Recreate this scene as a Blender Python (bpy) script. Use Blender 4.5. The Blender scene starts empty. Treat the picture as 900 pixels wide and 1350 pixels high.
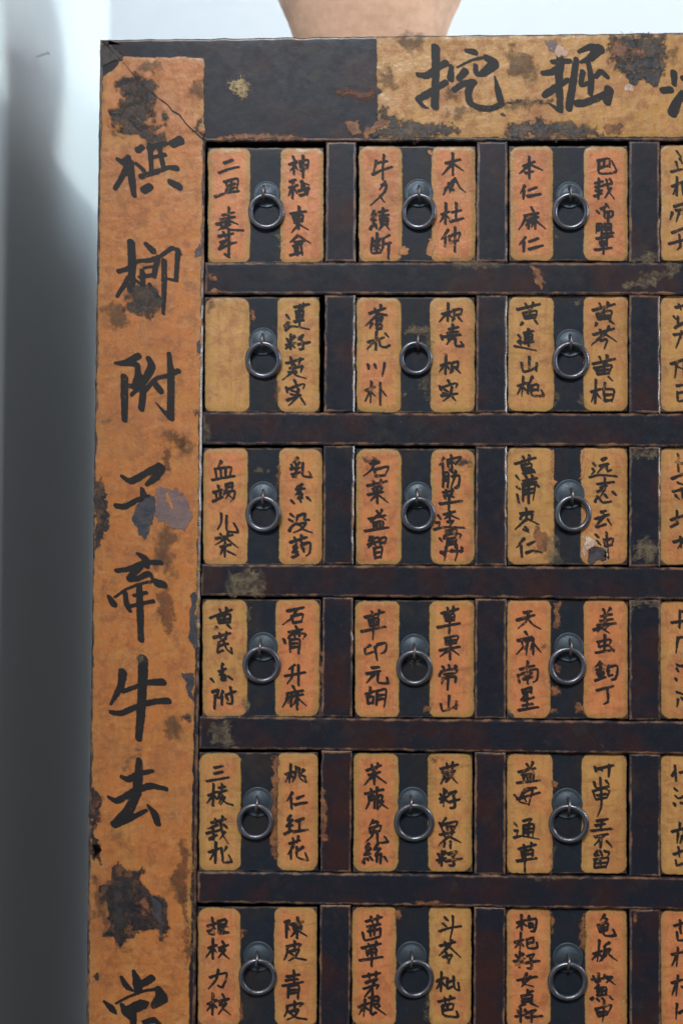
import bpy, bmesh, math, random
import numpy as np
from mathutils import Vector, Matrix
rnd = random.Random(7)
sc = bpy.context.scene

# ------------------------------------------------------------------ camera
F, CAMY = 2019.0, -1.4                       # focal length in photo pixels, camera distance
AX = np.array([[0.99941124, 0.03349925, 0.00741485],
               [-0.00598059, -0.04271395, 0.99906944],
               [-0.0337848, 0.99852557, 0.04248845]])
CAM = np.array([0.0, CAMY, 0.0])
S = 1.4 / F                                   # metres per photo pixel on the cabinet front
cd = bpy.data.cameras.new('camera'); co = bpy.data.objects.new('camera', cd); sc.collection.objects.link(co)
m = Matrix.Identity(4)
for k in range(3):
    m[k][0] = AX[0][k]; m[k][1] = AX[1][k]; m[k][2] = -AX[2][k]; m[k][3] = CAM[k]
co.matrix_world = m
cd.sensor_fit = 'HORIZONTAL'; cd.sensor_width = 15.6; cd.lens = F / 900 * 15.6
cd.clip_start = 0.05; cd.clip_end = 50
cd.dof.use_dof = True; cd.dof.focus_distance = 1.4; cd.dof.aperture_fstop = 1.8
sc.camera = co

# ------------------------------------------------------------------ light
w = bpy.data.worlds.new('World'); sc.world = w; w.use_nodes = True
bg = w.node_tree.nodes['Background']; bg.inputs[0].default_value = (0.38, 0.66, 1.0, 1); bg.inputs[1].default_value = 0.045
def area(name, loc, target, sx, sy, power, col, spread=None):
    l = bpy.data.lights.new(name, 'AREA'); l.shape = 'RECTANGLE'; l.size = sx; l.size_y = sy
    l.energy = power; l.color = col
    if spread: l.spread = math.radians(spread)
    o = bpy.data.objects.new(name, l); sc.collection.objects.link(o)
    d = (Vector(target) - Vector(loc)).normalized()
    z = -d; y = Vector((0, 1, 0)) if abs(d.y) < .3 else Vector((0, 0, 1))
    x = y.cross(z).normalized(); y = z.cross(x)
    mm = Matrix((x, y, z)).transposed().to_4x4(); mm.translation = Vector(loc)
    o.matrix_world = mm
    return o
area('window_light', (-0.34, -4.9, 3.4), (0, 0, -0.3), 2.0, 1.1, 362, (0.93, 0.97, 1.0))
area('side_window_light', (1.8, -0.38, 0.35), (0, 0, 0), 0.07, 1.6, 22, (0.86, 0.93, 1.0))
area('high_window_light', (1.6, 0.22, 2.25), (-0.36, 0.22, 0.55), 1.4, 0.6, 36, (0.68, 0.88, 1.0))
# low daylight from the window on the right: passes over the cabinet top and past the pot to the side wall
E24 = math.radians(24)
t = Vector((-0.373, 0.25, 0.68)); p = t + Vector((math.cos(E24), 0, math.sin(E24))) * 2.6
area('sunlit_pane_light', p, t, 0.68, 0.70, 0.70, (0.86, 1.0, 0.98), 12)
sc.view_settings.view_transform = 'Standard'; sc.view_settings.look = 'None'
sc.view_settings.exposure = 0.0; sc.view_settings.gamma = 1.0

# ------------------------------------------------------------------ pixel <-> plane
def unp(px, py, y=0.0):
    """points of the cabinet's front plane (or of a plane y behind it) for measured photo positions"""
    px = np.asarray(px, float); py = np.asarray(py, float); y = np.asarray(y, float)
    a = (px - 450) / F; b = (675 - py) / F
    d = AX[2] + a[..., None] * AX[0] + b[..., None] * AX[1]
    t = (y - CAMY) / d[..., 1]
    return CAM + d * t[..., None]
def P(px, py, y=0.0): return Vector(unp(px, py, y))

# ------------------------------------------------------------------ objects
def mkmesh(name, verts, faces, mat=None, attr=None, smooth=False):
    me = bpy.data.meshes.new(name)
    me.from_pydata([tuple(v) for v in verts], [], [tuple(f) for f in faces]); me.update()
    if mat: me.materials.append(mat)
    if attr is not None:
        a = me.attributes.new(attr[0], 'FLOAT', 'POINT'); a.data.foreach_set('value', np.asarray(attr[1], 'f'))
    if smooth: me.polygons.foreach_set('use_smooth', [True] * len(me.polygons))
    return me
ORG = {}
def obj(name, verts, faces, mat, parent=None, attr=None, smooth=False, origin=None):
    """world-space vertices; the object's origin is its parent's origin unless one is given"""
    po = ORG.get(parent.name, Vector((0, 0, 0))) if parent else Vector((0, 0, 0))
    og = Vector(origin) if origin is not None else po
    v = np.asarray(verts, float) - np.array(og)
    me = mkmesh(name, v, faces, mat, attr, smooth)
    o = bpy.data.objects.new(name, me); sc.collection.objects.link(o)
    ORG[o.name] = og
    if parent: o.parent = parent
    o.location = og - po
    return o
def empty(name, loc):
    o = bpy.data.objects.new(name, None); o.empty_display_size = .05; sc.collection.objects.link(o); o.location = loc
    ORG[o.name] = Vector(loc); return o
def tag(o, label, cat): o['label'] = label; o['category'] = cat

# ------------------------------------------------------------------ materials
class NT:
    def __init__(s, name):
        s.m = bpy.data.materials.new(name); s.m.use_nodes = True; s.t = s.m.node_tree
        s.b = s.t.nodes['Principled BSDF']; s.tc = s.t.nodes.new('ShaderNodeTexCoord'); s.oi = s.t.nodes.new('ShaderNodeObjectInfo')
        r = s.math('MULTIPLY', s.oi.outputs['Random'], 40.0)
        v = s.t.nodes.new('ShaderNodeVectorMath'); v.operation = 'ADD'
        s.t.links.new(s.tc.outputs['Object'], v.inputs[0]); s.t.links.new(r, v.inputs[1]); s.co = v.outputs[0]
    def put(s, sock, val):
        if isinstance(val, bpy.types.NodeSocket): s.t.links.new(val, sock)
        elif isinstance(val, (tuple, list)) and len(val) == 3 and sock.type == 'RGBA': sock.default_value = (*val, 1)
        else: sock.default_value = val
    def math(s, op, a, b=0.0, c=0.0):
        n = s.t.nodes.new('ShaderNodeMath'); n.operation = op
        for i, x in enumerate((a, b, c)): s.put(n.inputs[i], x)
        return n.outputs[0]
    def noise(s, scale, detail=4, rough=.55, stretch=None, rot=None, dist=0.0):
        n = s.t.nodes.new('ShaderNodeTexNoise'); n.inputs['Scale'].default_value = scale; n.inputs['Detail'].default_value = detail
        n.inputs['Roughness'].default_value = rough; n.inputs['Distortion'].default_value = dist
        c = s.co
        if stretch or rot:
            mp = s.t.nodes.new('ShaderNodeMapping')
            if rot: mp.inputs['Rotation'].default_value = rot
            s.t.links.new(c, mp.inputs['Vector'])
            if stretch:
                m2 = s.t.nodes.new('ShaderNodeMapping'); m2.inputs['Scale'].default_value = stretch
                s.t.links.new(mp.outputs[0], m2.inputs['Vector']); c = m2.outputs[0]
            else: c = mp.outputs[0]
        s.t.links.new(c, n.inputs['Vector']); return n.outputs['Fac']
    def step(s, x, lo, hi, a=0.0, b=1.0):
        n = s.t.nodes.new('ShaderNodeMapRange'); n.interpolation_type = 'SMOOTHSTEP'
        s.put(n.inputs[0], x); s.put(n.inputs[1], lo); s.put(n.inputs[2], hi); s.put(n.inputs[3], a); s.put(n.inputs[4], b)
        return n.outputs[0]
    def mix(s, f, a, b, mode='MIX'):
        n = s.t.nodes.new('ShaderNodeMix'); n.data_type = 'RGBA'; n.blend_type = mode
        s.put(n.inputs[0], f); s.put(n.inputs[6], a); s.put(n.inputs[7], b); return n.outputs[2]
    def attr(s, name):
        n = s.t.nodes.new('ShaderNodeAttribute'); n.attribute_name = name; return n.outputs['Fac']
    def bump(s, h, strength=.3, dist=.001, prev=None):
        n = s.t.nodes.new('ShaderNodeBump'); n.inputs['Strength'].default_value = strength; n.inputs['Distance'].default_value = dist
        s.put(n.inputs['Height'], h)
        if prev is not None: s.t.links.new(prev, n.inputs['Normal'])
        s.t.links.new(n.outputs[0], s.b.inputs['Normal']); return n.outputs[0]
    def set(s, **k):
        for a, v in k.items(): s.put(s.b.inputs[a.replace('_', ' ')], v)
        return s.m
    def rgb(s):
        n = s.t.nodes.new('ShaderNodeSeparateColor'); s.t.links.new(s.oi.outputs['Color'], n.inputs[0]); return n.outputs

def m_lacquer(name, base=(.0115, .0120, .0175), red=(.032, .0125, .011), wear=(.30, .155, .08), wearamt=1.0, rough=.38):
    n = NT(name)
    n1 = n.noise(22, 3); n2 = n.noise(110, 5, .62); n3 = n.noise(900, 3, .6)
    scr = n.noise(1.0, 3, .6, (1700, 1700, 190), (0, .7, 0))
    c = n.mix(n.step(n1, .42, .74), base, red)
    c = n.mix(n.step(n.noise(60, 5, .65), .62, .80, 0, .3), c, (.050, .040, .033))       # rubbed, dusty lacquer
    c = n.mix(n.step(scr, .58, .74, 0, .22), c, (.11, .10, .095))
    c = n.mix(n.step(n.noise(1.0, 4, .65, (30, 30, 30), (0, .4, 0)), .56, .70, 0, .5), c, (.034, .026, .021))                          # fine scratches
    c = n.mix(n.step(n2, .74, .80, 0, .7), c, (.22, .12, .07))                            # pin chips
    e = n.attr('e')
    k = n.math('ADD', n.math('MULTIPLY', e, .9), n.math('MULTIPLY', n.math('SUBTRACT', n.noise(70, 5, .7), .5), 1.5))
    k = n.step(k, .66, 1.08, 0, .85 * wearamt)
    wc = n.mix(n.noise(40, 2), wear, (.13, .055, .028))
    c = n.mix(k, c, wc)
    b = n.bump(n3, .10, .0006); b = n.bump(n2, .10, .0012, b)
    n.bump(n.noise(30, 2), .08, .004, b)
    rg = n.step(n2, .3, .7, rough - .05, rough + .07); sh = n.step(e, .55, .95)
    rg = n.math('ADD', n.math('MULTIPLY', rg, n.math('SUBTRACT', 1.0, sh)), n.math('MULTIPLY', sh, .26))
    return n.set(Base_Color=c, Roughness=rg, Specular_IOR_Level=n.math('MULTIPLY_ADD', sh, .55, .15))

def m_paint(name, ochre=(.37, .185, .050), orange=(.395, .132, .034), brown=(.19, .060, .019)):
    n = NT(name); R, G, B = n.rgb()[:3]                    # R: orange share, G: yellow rim, B: grime
    d = n.attr('d')
    n1 = n.noise(26, 5, .6); n2 = n.noise(95, 5, .65); n3 = n.noise(330, 4, .6); gr = n.noise(1.0, 4, .6, (260, 260, 24))
    c = n.mix(n.step(n.math('ADD', n1, R), .60, .98), ochre, orange)
    c = n.mix(n.step(n2, .46, .64, 0, .55), c, brown)
    c = n.mix(n.step(n.noise(48, 4, .6, None, None, 1.2), .52, .66, 0, .28), c, (.50, .22, .075))
    c = n.mix(n.step(n.noise(14, 3), .5, .66, 0, .5), c, (.29, .10, .036))
    c = n.mix(n.step(gr, .50, .68, 0, .34), c, (.25, .095, .034))
    c = n.mix(n.step(n3, .55, .70, 0, .3), c, (.47, .26, .10))
    rim = n.step(n.math('ADD', d, n.math('MULTIPLY', n.math('SUBTRACT', n2, .5), 16)), 2.0, 9.0, 1, 0)
    c = n.mix(n.math('MULTIPLY', rim, G), c, n.mix(n2, (.25, .140, .042), (.36, .205, .062)))
    gm = n.step(n.math('ADD', n.noise(45, 5, .7), n.math('MULTIPLY', B, .7)), .60, .90, 0, .7)
    c = n.mix(gm, c, (.085, .045, .025))
    ed = n.step(n.math('ADD', d, n.math('MULTIPLY', n.math('SUBTRACT', n3, .5), 3)), .0, 1.8, .12, 0)
    c = n.mix(ed, c, (.10, .055, .03))
    c = n.mix(n.step(n.noise(520, 2), .70, .76, 0, .7), c, (.07, .04, .025))
    scr = n.noise(1.0, 3, .55, (800, 800, 170), (0, .6, 0))
    c = n.mix(n.step(scr, .58, .72, 0, .30), c, (.50, .34, .20))  # pale scratches; wrinkle glints are painted into the colour as dashes too
    wr = n.noise(1.0, 4, .6, (34, 34, 130), (0, .12, 0), .6)
    c = n.mix(n.step(wr, .54, .70, 0, .38), c, (.19, .062, .022))
    c = n.mix(n.step(wr, .44, .28, 0, .2), c, (.52, .27, .11))
    al = n.step(n.math('ADD', d, n.math('MULTIPLY', n.math('SUBTRACT', n3, .5), 2.6)), -.9, 1.0)
    b = n.bump(n3, .07, .0006); b = n.bump(n2, .11, .0016, b); b = n.bump(wr, .16, .0010, b); b = n.bump(scr, .2, .0006, b); n.bump(n1, .25, .005, b)
    return n.set(Base_Color=c, Alpha=al, Roughness=n.step(n2, .35, .65, .30, .50), Specular_IOR_Level=.26)

def m_ink(name, fade=.0):
    n = NT(name); d = n.attr('d'); n2 = n.noise(420, 4, .65); n1 = n.noise(70, 4, .6)
    e = n.math('ADD', d, n.math('MULTIPLY', n.math('SUBTRACT', n2, .5), 2.2))
    al = n.step(e, -.75, .55)
    gap = n.step(n.math('ADD', n.noise(260, 3, .7), n.math('MULTIPLY', n.math('SUBTRACT', n1, .5), 1.1)), .58 - fade * .08, .82, 1.0, .30 - fade * .2)
    al = n.math('MULTIPLY', n.math('MULTIPLY', al, gap), .985 if fade < 0 else .93)
    c = n.mix(n1, (.008, .008, .010), (.024, .018, .016))
    return n.set(Base_Color=c, Alpha=al, Roughness=.5, Specular_IOR_Level=.18)

def m_stain(name, c1, c2, soft=3.0, amp=10.0, opac=.95, rough=.5, holes=0.0, nscale=150, c3=None):
    n = NT(name); d = n.attr('d'); n2 = n.noise(nscale, 6, .7); n1 = n.noise(120, 5, .68)
    e = n.math('ADD', d, n.math('MULTIPLY', n.math('SUBTRACT', n2, .5), amp * 2.2))
    al = n.step(e, -soft * .3, soft)
    if holes: al = n.math('MULTIPLY', al, n.step(n.noise(160, 5, .72), .5 - .2 * holes, .68, 1.0, 1.0 - holes))
    n.bump(al, .5, .0007, n.bump(n2, .4, .0015))
    al = n.math('MULTIPLY', al, opac)
    c = n.mix(n.step(n1, .40, .60), c1, c2)
    if c3: c = n.mix(n.step(n.noise(85, 5, .7), .53, .62, 0, .9), c, c3)
    c = n.mix(n.step(n.noise(420, 3), .58, .72, 0, .5), c, tuple(min(1, x * 2.0 + .015) for x in c2))
    return n.set(Base_Color=c, Alpha=al, Roughness=rough, Specular_IOR_Level=.3)

LAC = m_lacquer('black_lacquer'); LACD = m_lacquer('drawer_lacquer', (.012, .015, .021), (.020, .016, .016), (.26, .17, .10), .75, .40)
LACP = m_lacquer('plain_lacquer', wearamt=.0)
PAINT = m_paint('ochre_paint'); PAINTL = m_paint('label_paint', (.40, .205, .062), (.46, .155, .056), (.25, .075, .028))
INK = m_ink('ink'); INKW = m_ink('worn_ink', .25); INKB = m_ink('board_ink', -1.2)
ST = dict(black=m_stain('stain_black', (.018, .018, .021), (.045, .03, .025), 2.0, 8),
          smoke=m_stain('stain_smoke', (.015, .015, .019), (.060, .040, .028), 6.0, 17, .95, .45, holes=.42, c3=(.10, .055, .03)),
          brown=m_stain('stain_brown', (.17, .058, .022), (.10, .040, .020), 5.0, 12, .62),
          smear=m_stain('stain_smear', (.017, .016, .017), (.050, .034, .024), 6.0, 15, .95, holes=.5, nscale=110),
          grime=m_stain('stain_grime', (.06, .035, .022), (.12, .065, .03), 10.0, 22, .55, nscale=85),
          damage=m_stain('stain_damage', (.014, .013, .016), (.040, .027, .024), 1.5, 10, .97, .34, holes=.4, c3=(.15, .060, .026)),
          slate=m_stain('chip_slate', (.030, .032, .042), (.060, .046, .048), 1.0, 5, .96, .42),
          violet=m_stain('chip_violet', (.13, .085, .085), (.175, .105, .09), 1.0, 5, .92, .45),
          orange=m_stain('chip_orange', (.40, .17, .06), (.30, .12, .045), 1.0, 5, .95),
          dust=m_stain('chip_dust', (.19, .135, .072), (.10, .075, .05), 5.0, 16, .7, .6, holes=.75),
          spot=m_stain('chip_spot', (.42, .30, .15), (.26, .18, .10), 1.5, 14, .9, .6, holes=.8, nscale=420),
          ochre=m_stain('stain_ochre', (.40, .24, .065), (.34, .19, .05), 9.0, 20, .75, .42),
          pale=m_stain('chip_pale', (.55, .42, .32), (.42, .26, .19), 1.2, 8, .95, .6),
          rub=m_stain('chip_rub', (.24, .095, .035), (.12, .045, .022), 2.5, 9, .85, .45))
def simple(name, col, rough=.5, metal=0.0, var=.0, bscale=200, bstr=.2, spec=.5):
    n = NT(name); a = n.noise(60, 5, .65)
    c = n.mix(n.step(a, .35, .68), col, tuple(x * (1 - var) for x in col))
    n.bump(n.noise(bscale, 4, .6), bstr, .001)
    return n.set(Base_Color=c, Roughness=n.step(a, .3, .7, rough - .06, rough + .12), Metallic=metal, Specular_IOR_Level=spec)
def m_iron(name, col, rust, rough, metal):
    n = NT(name); a = n.noise(160, 5, .7); b2 = n.noise(420, 4, .6)
    c = n.mix(n.step(a, .52, .72), col, rust)
    n.bump(b2, .25, .0006)
    return n.set(Base_Color=c, Roughness=n.step(a, .3, .7, rough, rough + .22), Metallic=n.step(a, .55, .75, metal, metal * .3))
PLATE = m_iron('plate_iron', (.046, .058, .070), (.034, .030, .029), .42, .65)
RING = m_iron('ring_iron', (.145, .145, .165), (.06, .042, .035), .28, .88)
STAPLE = m_iron('staple_iron', (.17, .15, .15), (.12, .06, .035), .30, .9)
INSIDE = simple('raw_inside', (.035, .026, .02), .8)
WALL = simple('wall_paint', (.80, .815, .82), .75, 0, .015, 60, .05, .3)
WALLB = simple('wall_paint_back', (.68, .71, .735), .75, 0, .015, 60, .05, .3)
FLOOR = simple('floor_wood', (.07, .05, .035), .6, 0, .3)
NAILM = simple('nail_steel', (.28, .31, .34), .4, .7)

# ------------------------------------------------------------------ room surfaces behind the cabinet
XW, YB, ZF = -0.3735, 0.56, -1.0
def slabbox(name, x0, x1, y0, y1, z0, z1, mat, parent=None):
    v = [(x, y, z) for x in (x0, x1) for y in (y0, y1) for z in (z0, z1)]
    f = [(0, 1, 3, 2), (4, 6, 7, 5), (0, 4, 5, 1), (2, 3, 7, 6), (0, 2, 6, 4), (1, 5, 7, 3)]
    return obj(name, v, f, mat, parent, ('e', [0] * 8))
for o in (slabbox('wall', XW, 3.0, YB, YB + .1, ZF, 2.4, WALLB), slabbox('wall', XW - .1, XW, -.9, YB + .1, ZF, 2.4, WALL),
          slabbox('floor', XW, 3.0, -4.0, YB, ZF - .05, ZF, FLOOR)):
    o['kind'] = 'structure'

# ------------------------------------------------------------------ shape helpers
def wob(pts, step=9.0, amp=.3):
    out = []
    n = len(pts)
    for i in range(n):
        a = np.array(pts[i], float); b = np.array(pts[(i + 1) % n], float); L = np.hypot(*(b - a)); k = max(1, int(L / step))
        t = (b - a) / L; nn = np.array([-t[1], t[0]])
        for j in range(k):
            p = a + (b - a) * j / k
            if j: p = p + nn * rnd.gauss(0, amp)
            out.append(p)
    return out
def inset(pts, d):
    p = np.array(pts); n = len(p); out = []
    area2 = sum(p[i][0] * p[(i + 1) % n][1] - p[(i + 1) % n][0] * p[i][1] for i in range(n)); sg = 1 if area2 > 0 else -1
    for i in range(n):
        a, b, c = p[i - 1], p[i], p[(i + 1) % n]
        t1 = (b - a) / np.hypot(*(b - a)); t2 = (c - b) / np.hypot(*(c - b))
        n1 = np.array([-t1[1], t1[0]]) * sg; n2 = np.array([-t2[1], t2[0]]) * sg
        k = n1 + n2; k = k / max(.4, k @ k) * 2
        out.append(b + k * d)
    return out
def slab(name, pts, y0, depth, mat, parent, bevel=2.0, ring=5.0, amp=.3, step=9.0, origin=None):
    """a board seen from the front: outline in photo pixels, worn bevelled edge, depth in metres"""
    o = wob(pts, step, amp) if step else [np.array(q, float) for q in pts]; i1 = inset(o, bevel); i2 = inset(o, bevel + ring)
    n = len(o); V = []; e = []
    for r, y, ee in ((o, y0 + depth, .3), (o, y0 + bevel * S * .8, .8), (i1, y0, 1.0), (i2, y0 - .00003, 0.0)):
        a = np.array(r); V.append(unp(a[:, 0], a[:, 1], 0.0) + np.array([0, y, 0])); e += [ee] * n
    V = np.concatenate(V); Fs = []
    sgn = sum(o[i][0] * o[(i + 1) % n][1] - o[(i + 1) % n][0] * o[i][1] for i in range(n)) > 0
    for r in range(3):
        for i in range(n):
            a, b = r * n + i, r * n + (i + 1) % n; q = (a, b, b + n, a + n); Fs.append(q if sgn else q[::-1])
    cap = tuple(range(3 * n, 4 * n)); Fs.append(cap if sgn else cap[::-1])
    back = tuple(range(n)); Fs.append(back[::-1] if sgn else back)
    return obj(name, V, Fs, mat, parent, ('e', e), origin=origin)

def seg_d(X, Y, segs):
    """signed distance (px, positive inside) to a union of tapering strokes"""
    D = np.full(X.shape, -1e3); k = math.sqrt(.5)
    nib = lambda x, y: ((x + y) * k * .92, (x - y) * k * 1.38)          # slanted brush tip
    X, Y = nib(X, Y)
    for x0, y0, w0, x1, y1, w1 in segs:
        x0, y0 = nib(x0, y0); x1, y1 = nib(x1, y1)
        dx, dy = x1 - x0, y1 - y0; L2 = dx * dx + dy * dy + 1e-9
        t = np.clip(((X - x0) * dx + (Y - y0) * dy) / L2, 0, 1)
        D = np.maximum(D, w0 + (w1 - w0) * t - np.hypot(X - x0 - t * dx, Y - y0 - t * dy))
    return D
def vnoise(X, Y, sc_, seed):
    x, y = X / sc_ + seed * 17.3, Y / sc_ + seed * 7.9
    xi, yi = np.floor(x), np.floor(y); u, v = x - xi, y - yi; u = u*u*(3-2*u); v = v*v*(3-2*v)
    h = lambda a, b: np.modf(np.abs(np.sin(a * 127.1 + b * 311.7) * 43758.5453))[0]
    return ((h(xi,yi)*(1-u) + h(xi+1,yi)*u)*(1-v) + (h(xi,yi+1)*(1-u) + h(xi+1,yi+1)*u)*v) * 2 - 1
def rough_d(X, Y, poly):
    p = np.array(poly); sz = min(np.ptp(p[:, 0]), np.ptp(p[:, 1])); k = min(4.5, .17 * sz); q = len(poly) + poly[0][0]
    wx = k * vnoise(X, Y, 11, q) + .5 * k * vnoise(X, Y, 4.5, q + 1); wy = k * vnoise(X, Y, 11, q + 2) + .5 * k * vnoise(X, Y, 4.5, q + 3)
    return poly_d(X + wx, Y + wy, poly) + .12 * k * vnoise(X, Y, 3, q + 4)
def poly_d(X, Y, poly):
    p = np.array(poly, float); n = len(p); D = np.full(X.shape, 1e9); ins = np.zeros(X.shape, bool)
    for i in range(n):
        a, b = p[i], p[(i + 1) % n]; d = b - a
        t = np.clip(((X - a[0]) * d[0] + (Y - a[1]) * d[1]) / (d @ d + 1e-9), 0, 1)
        D = np.minimum(D, np.hypot(X - a[0] - t * d[0], Y - a[1] - t * d[1]))
        c = (a[1] > Y) != (b[1] > Y)
        with np.errstate(divide='ignore', invalid='ignore'):
            xi = (b[0] - a[0]) * (Y - a[1]) / (b[1] - a[1]) + a[0]
        ins ^= c & (X < xi)
    return np.where(ins, D, -D)
def sheet(name, box, fn, y, mat, parent, step=1.0, margin=1.6, relief=None, cap=12.0):
    """a thin layer (paint, ink, stain) lying on a board, meshed where fn(x, y) > -margin"""
    x0, y0, x1, y1 = box
    gx = np.arange(x0, x1 + step, step); gy = np.arange(y0, y1 + step, step)
    X, Y = np.meshgrid(gx, gy); D = fn(X, Y)
    q = np.maximum.reduce([D[:-1, :-1], D[1:, :-1], D[:-1, 1:], D[1:, 1:]]) > -margin
    if not q.any(): return None
    W = X.shape[1]; r, c = np.nonzero(q); a = r * W + c
    quads = np.stack([a, a + W, a + W + 1, a + 1], 1)
    used, inv = np.unique(quads, return_inverse=True); quads = inv.reshape(-1, 4)
    Xf, Yf, Df = X.ravel()[used], Y.ravel()[used], D.ravel()[used]
    V = unp(Xf, Yf, 0.0); V[:, 1] = y - (relief(Df) if relief else 0.0)
    return obj(name, V, quads.tolist(), mat, parent, ('d', np.minimum(Df, cap)), True)
def sm(x, a, b):
    t = np.clip((x - a) / (b - a), 0, 1); return t * t * (3 - 2 * t)

def strokes(txt, win, scale, half, fat=1.0):
    """brush strokes 'x,y x,y;...' (optional third number: width) measured in an enlargement -> tapering segments in photo px"""
    segs = []
    for s in txt.replace('\n', ' ').split(';'):
        s = s.strip()
        if not s: continue
        p = [[float(q) for q in a.split(',')] for a in s.split()]
        q = np.array([[a[0] / scale + win[0], a[1] / scale + win[1]] for a in p])
        wd = [a[2] / scale / 2 * fat if len(a) > 2 else None for a in p]
        L = np.r_[0, np.cumsum(np.hypot(*np.diff(q, axis=0).T))]
        if wd[0] is None:
            n = len(q); T = L / max(L[-1], 1e-6); d = q[-1] - q[-2]
            end = .42 if d[0] < -1 and d[1] > 1 else (.55 if d[0] > 2 and d[1] > 3 else .85)
            wd = [half * rnd.uniform(.9, 1.12) * np.interp(t, [0, .25, .6, .85, 1], [1.1, .82, .74, 1.08 if end > .5 else .72, end]) for t in T]
            if L[-1] < 6: wd = [w_ * 1.15 for w_ in wd]
        k = max(4, int(L[-1] / 3.0)); tt = np.linspace(0, L[-1], k)
        if len(q) > 2:                      # rounded bends
            def cr(v):
                v = np.asarray(v); g = np.gradient(v, L) if len(v) > 2 else None
                i = np.clip(np.searchsorted(L, tt, 'right') - 1, 0, len(L) - 2); h = L[i + 1] - L[i]; u = (tt - L[i]) / h
                return ((2*u**3-3*u**2+1)*v[i] + (u**3-2*u**2+u)*h*g[i]*.6 + (-2*u**3+3*u**2)*v[i+1] + (u**3-u**2)*h*g[i+1]*.6)
            xs, ys = cr(q[:, 0]), cr(q[:, 1])
        else: xs, ys = np.interp(tt, L, q[:, 0]), np.interp(tt, L, q[:, 1])
        ws = np.interp(tt, L, wd) * np.array([rnd.uniform(.93, 1.07) for _ in tt])
        for i in range(k - 1): segs.append((xs[i], ys[i], ws[i], xs[i+1], ys[i+1], ws[i+1]))
    return segs
def ink(name, segs, y, parent, mat, step):
    a = np.array(segs); w_ = max(a[:, 2].max(), 1)
    bx = (a[:, [0, 3]].min() - w_ - 2, a[:, [1, 4]].min() - w_ - 2, a[:, [0, 3]].max() + w_ + 2, a[:, [1, 4]].max() + w_ + 2)
    return sheet(name, bx, lambda X, Y: seg_d(X, Y, segs), y, mat, parent, step, 1.3)
def stain(name, key, pts, y, parent, step=1.5, grow=5.0):
    a = np.array(pts, float)
    bx = (a[:, 0].min() - grow, a[:, 1].min() - grow, a[:, 0].max() + grow, a[:, 1].max() + grow)
    return sheet(name, bx, lambda X, Y: rough_d(X, Y, pts), y, ST[key], parent, step, grow)
def loc(win, scale, txt):
    return [(float(a.split(',')[0]) / scale + win[0], float(a.split(',')[1]) / scale + win[1]) for a in txt.split()]

# ------------------------------------------------------------------ measurements
# per drawer (column, row): enlargement window, board L R T B, left panel x0 x1, right panel x0 x1, plate x y r, ring x y R, staple x y
DR = {
 (1,1): ((260,180), 65,832,60,828, 68,346, 545,828, 455,372,92, 455,492,103, 438,372, (.50,.85,.05),(.55,.75,.05)),
 (2,1): ((460,180), 62,838,48,818, 66,350, 545,834, 458,362,98, 460,492,103, 462,372, (.42,.7,.0),(.40,.7,.0)),
 (3,1): ((660,180), 55,842,48,815, 64,346, 550,838, 455,375,92, 458,492,105, 455,375, (.42,.75,.05),(.42,.75,.05)),
 (1,2): ((260,380), 45,805,48,815, 48,340, 525,802, 430,345,95, 435,472,105, 430,350, (-.05,.5,.1),(.22,.7,.05)),
 (2,2): ((460,380), 46,832,48,818, 50,342, 535,830, 450,350,70, 440,460,97, 452,350, (.28,.8,.0),(.20,.8,.08)),
 (3,2): ((660,380), 48,842,38,810, 52,352, 548,838, 458,355,95, 460,475,108, 457,355, (.15,.6,.05),(.18,.6,.05)),
 (1,3): ((260,580), 35,824,48,828, 36,328, 535,820, 430,365,97, 435,487,103, 435,380, (.32,.7,.0),(.32,.7,.05)),
 (2,3): ((460,580), 42,832,52,826, 46,346, 540,826, 455,362,92, 455,487,98, 447,375, (.45,.9,.12),(.40,.9,.10)),
 (3,3): ((660,580), 45,838,40,825, 46,352, 530,836, 455,355,100, 475,485,105, 467,370, (.02,.4,.1),(.22,.5,.1)),
 (1,4): ((260,780), 28,815,48,832, 32,325, 512,802, 432,365,98, 425,482,108, 415,372, (.22,.7,.15),(.50,.75,.0)),
 (2,4): ((460,780), 36,828,56,836, 40,330, 530,824, 430,375,97, 430,502,103, 430,400, (.42,.75,.05),(.35,.75,.03)),
 (3,4): ((660,780), 40,845,48,845, 44,330, 550,838, 450,368,98, 437,490,108, 457,370, (.55,.6,.0),(.58,.6,.0)),
 (1,5): ((250,980), 58,846,64,852, 60,336, 575,842, 447,392,100, 432,515,105, 445,405, (.18,.8,.0),(.28,.7,.0)),
 (2,5): ((460,980), 26,816,66,860, 30,325, 520,810, 420,392,100, 428,522,112, 408,400, (.45,.95,.05),(.25,.85,.12)),
 (3,5): ((660,980), 40,836,68,870, 44,345, 535,832, 440,402,102, 447,530,112, 447,415, (.28,.5,.05),(.15,.5,.05)),
 (1,6): ((250,1170), 48,838,138,930, 50,330, 555,834, 450,465,100, 448,590,108, 445,480, (.42,.6,.08),(.30,.6,.0)),
 (2,6): ((460,1170), 18,808,130,932, 20,310, 528,806, 412,465,100, 430,602,115, 412,480, (.50,.7,.08),(.18,.7,.0)),
 (3,6): ((660,1170), 36,840,140,942, 42,330, 560,836, 445,475,100, 440,620,112, 443,500, (.50,.7,.0),(.48,.75,.02)),
}
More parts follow.
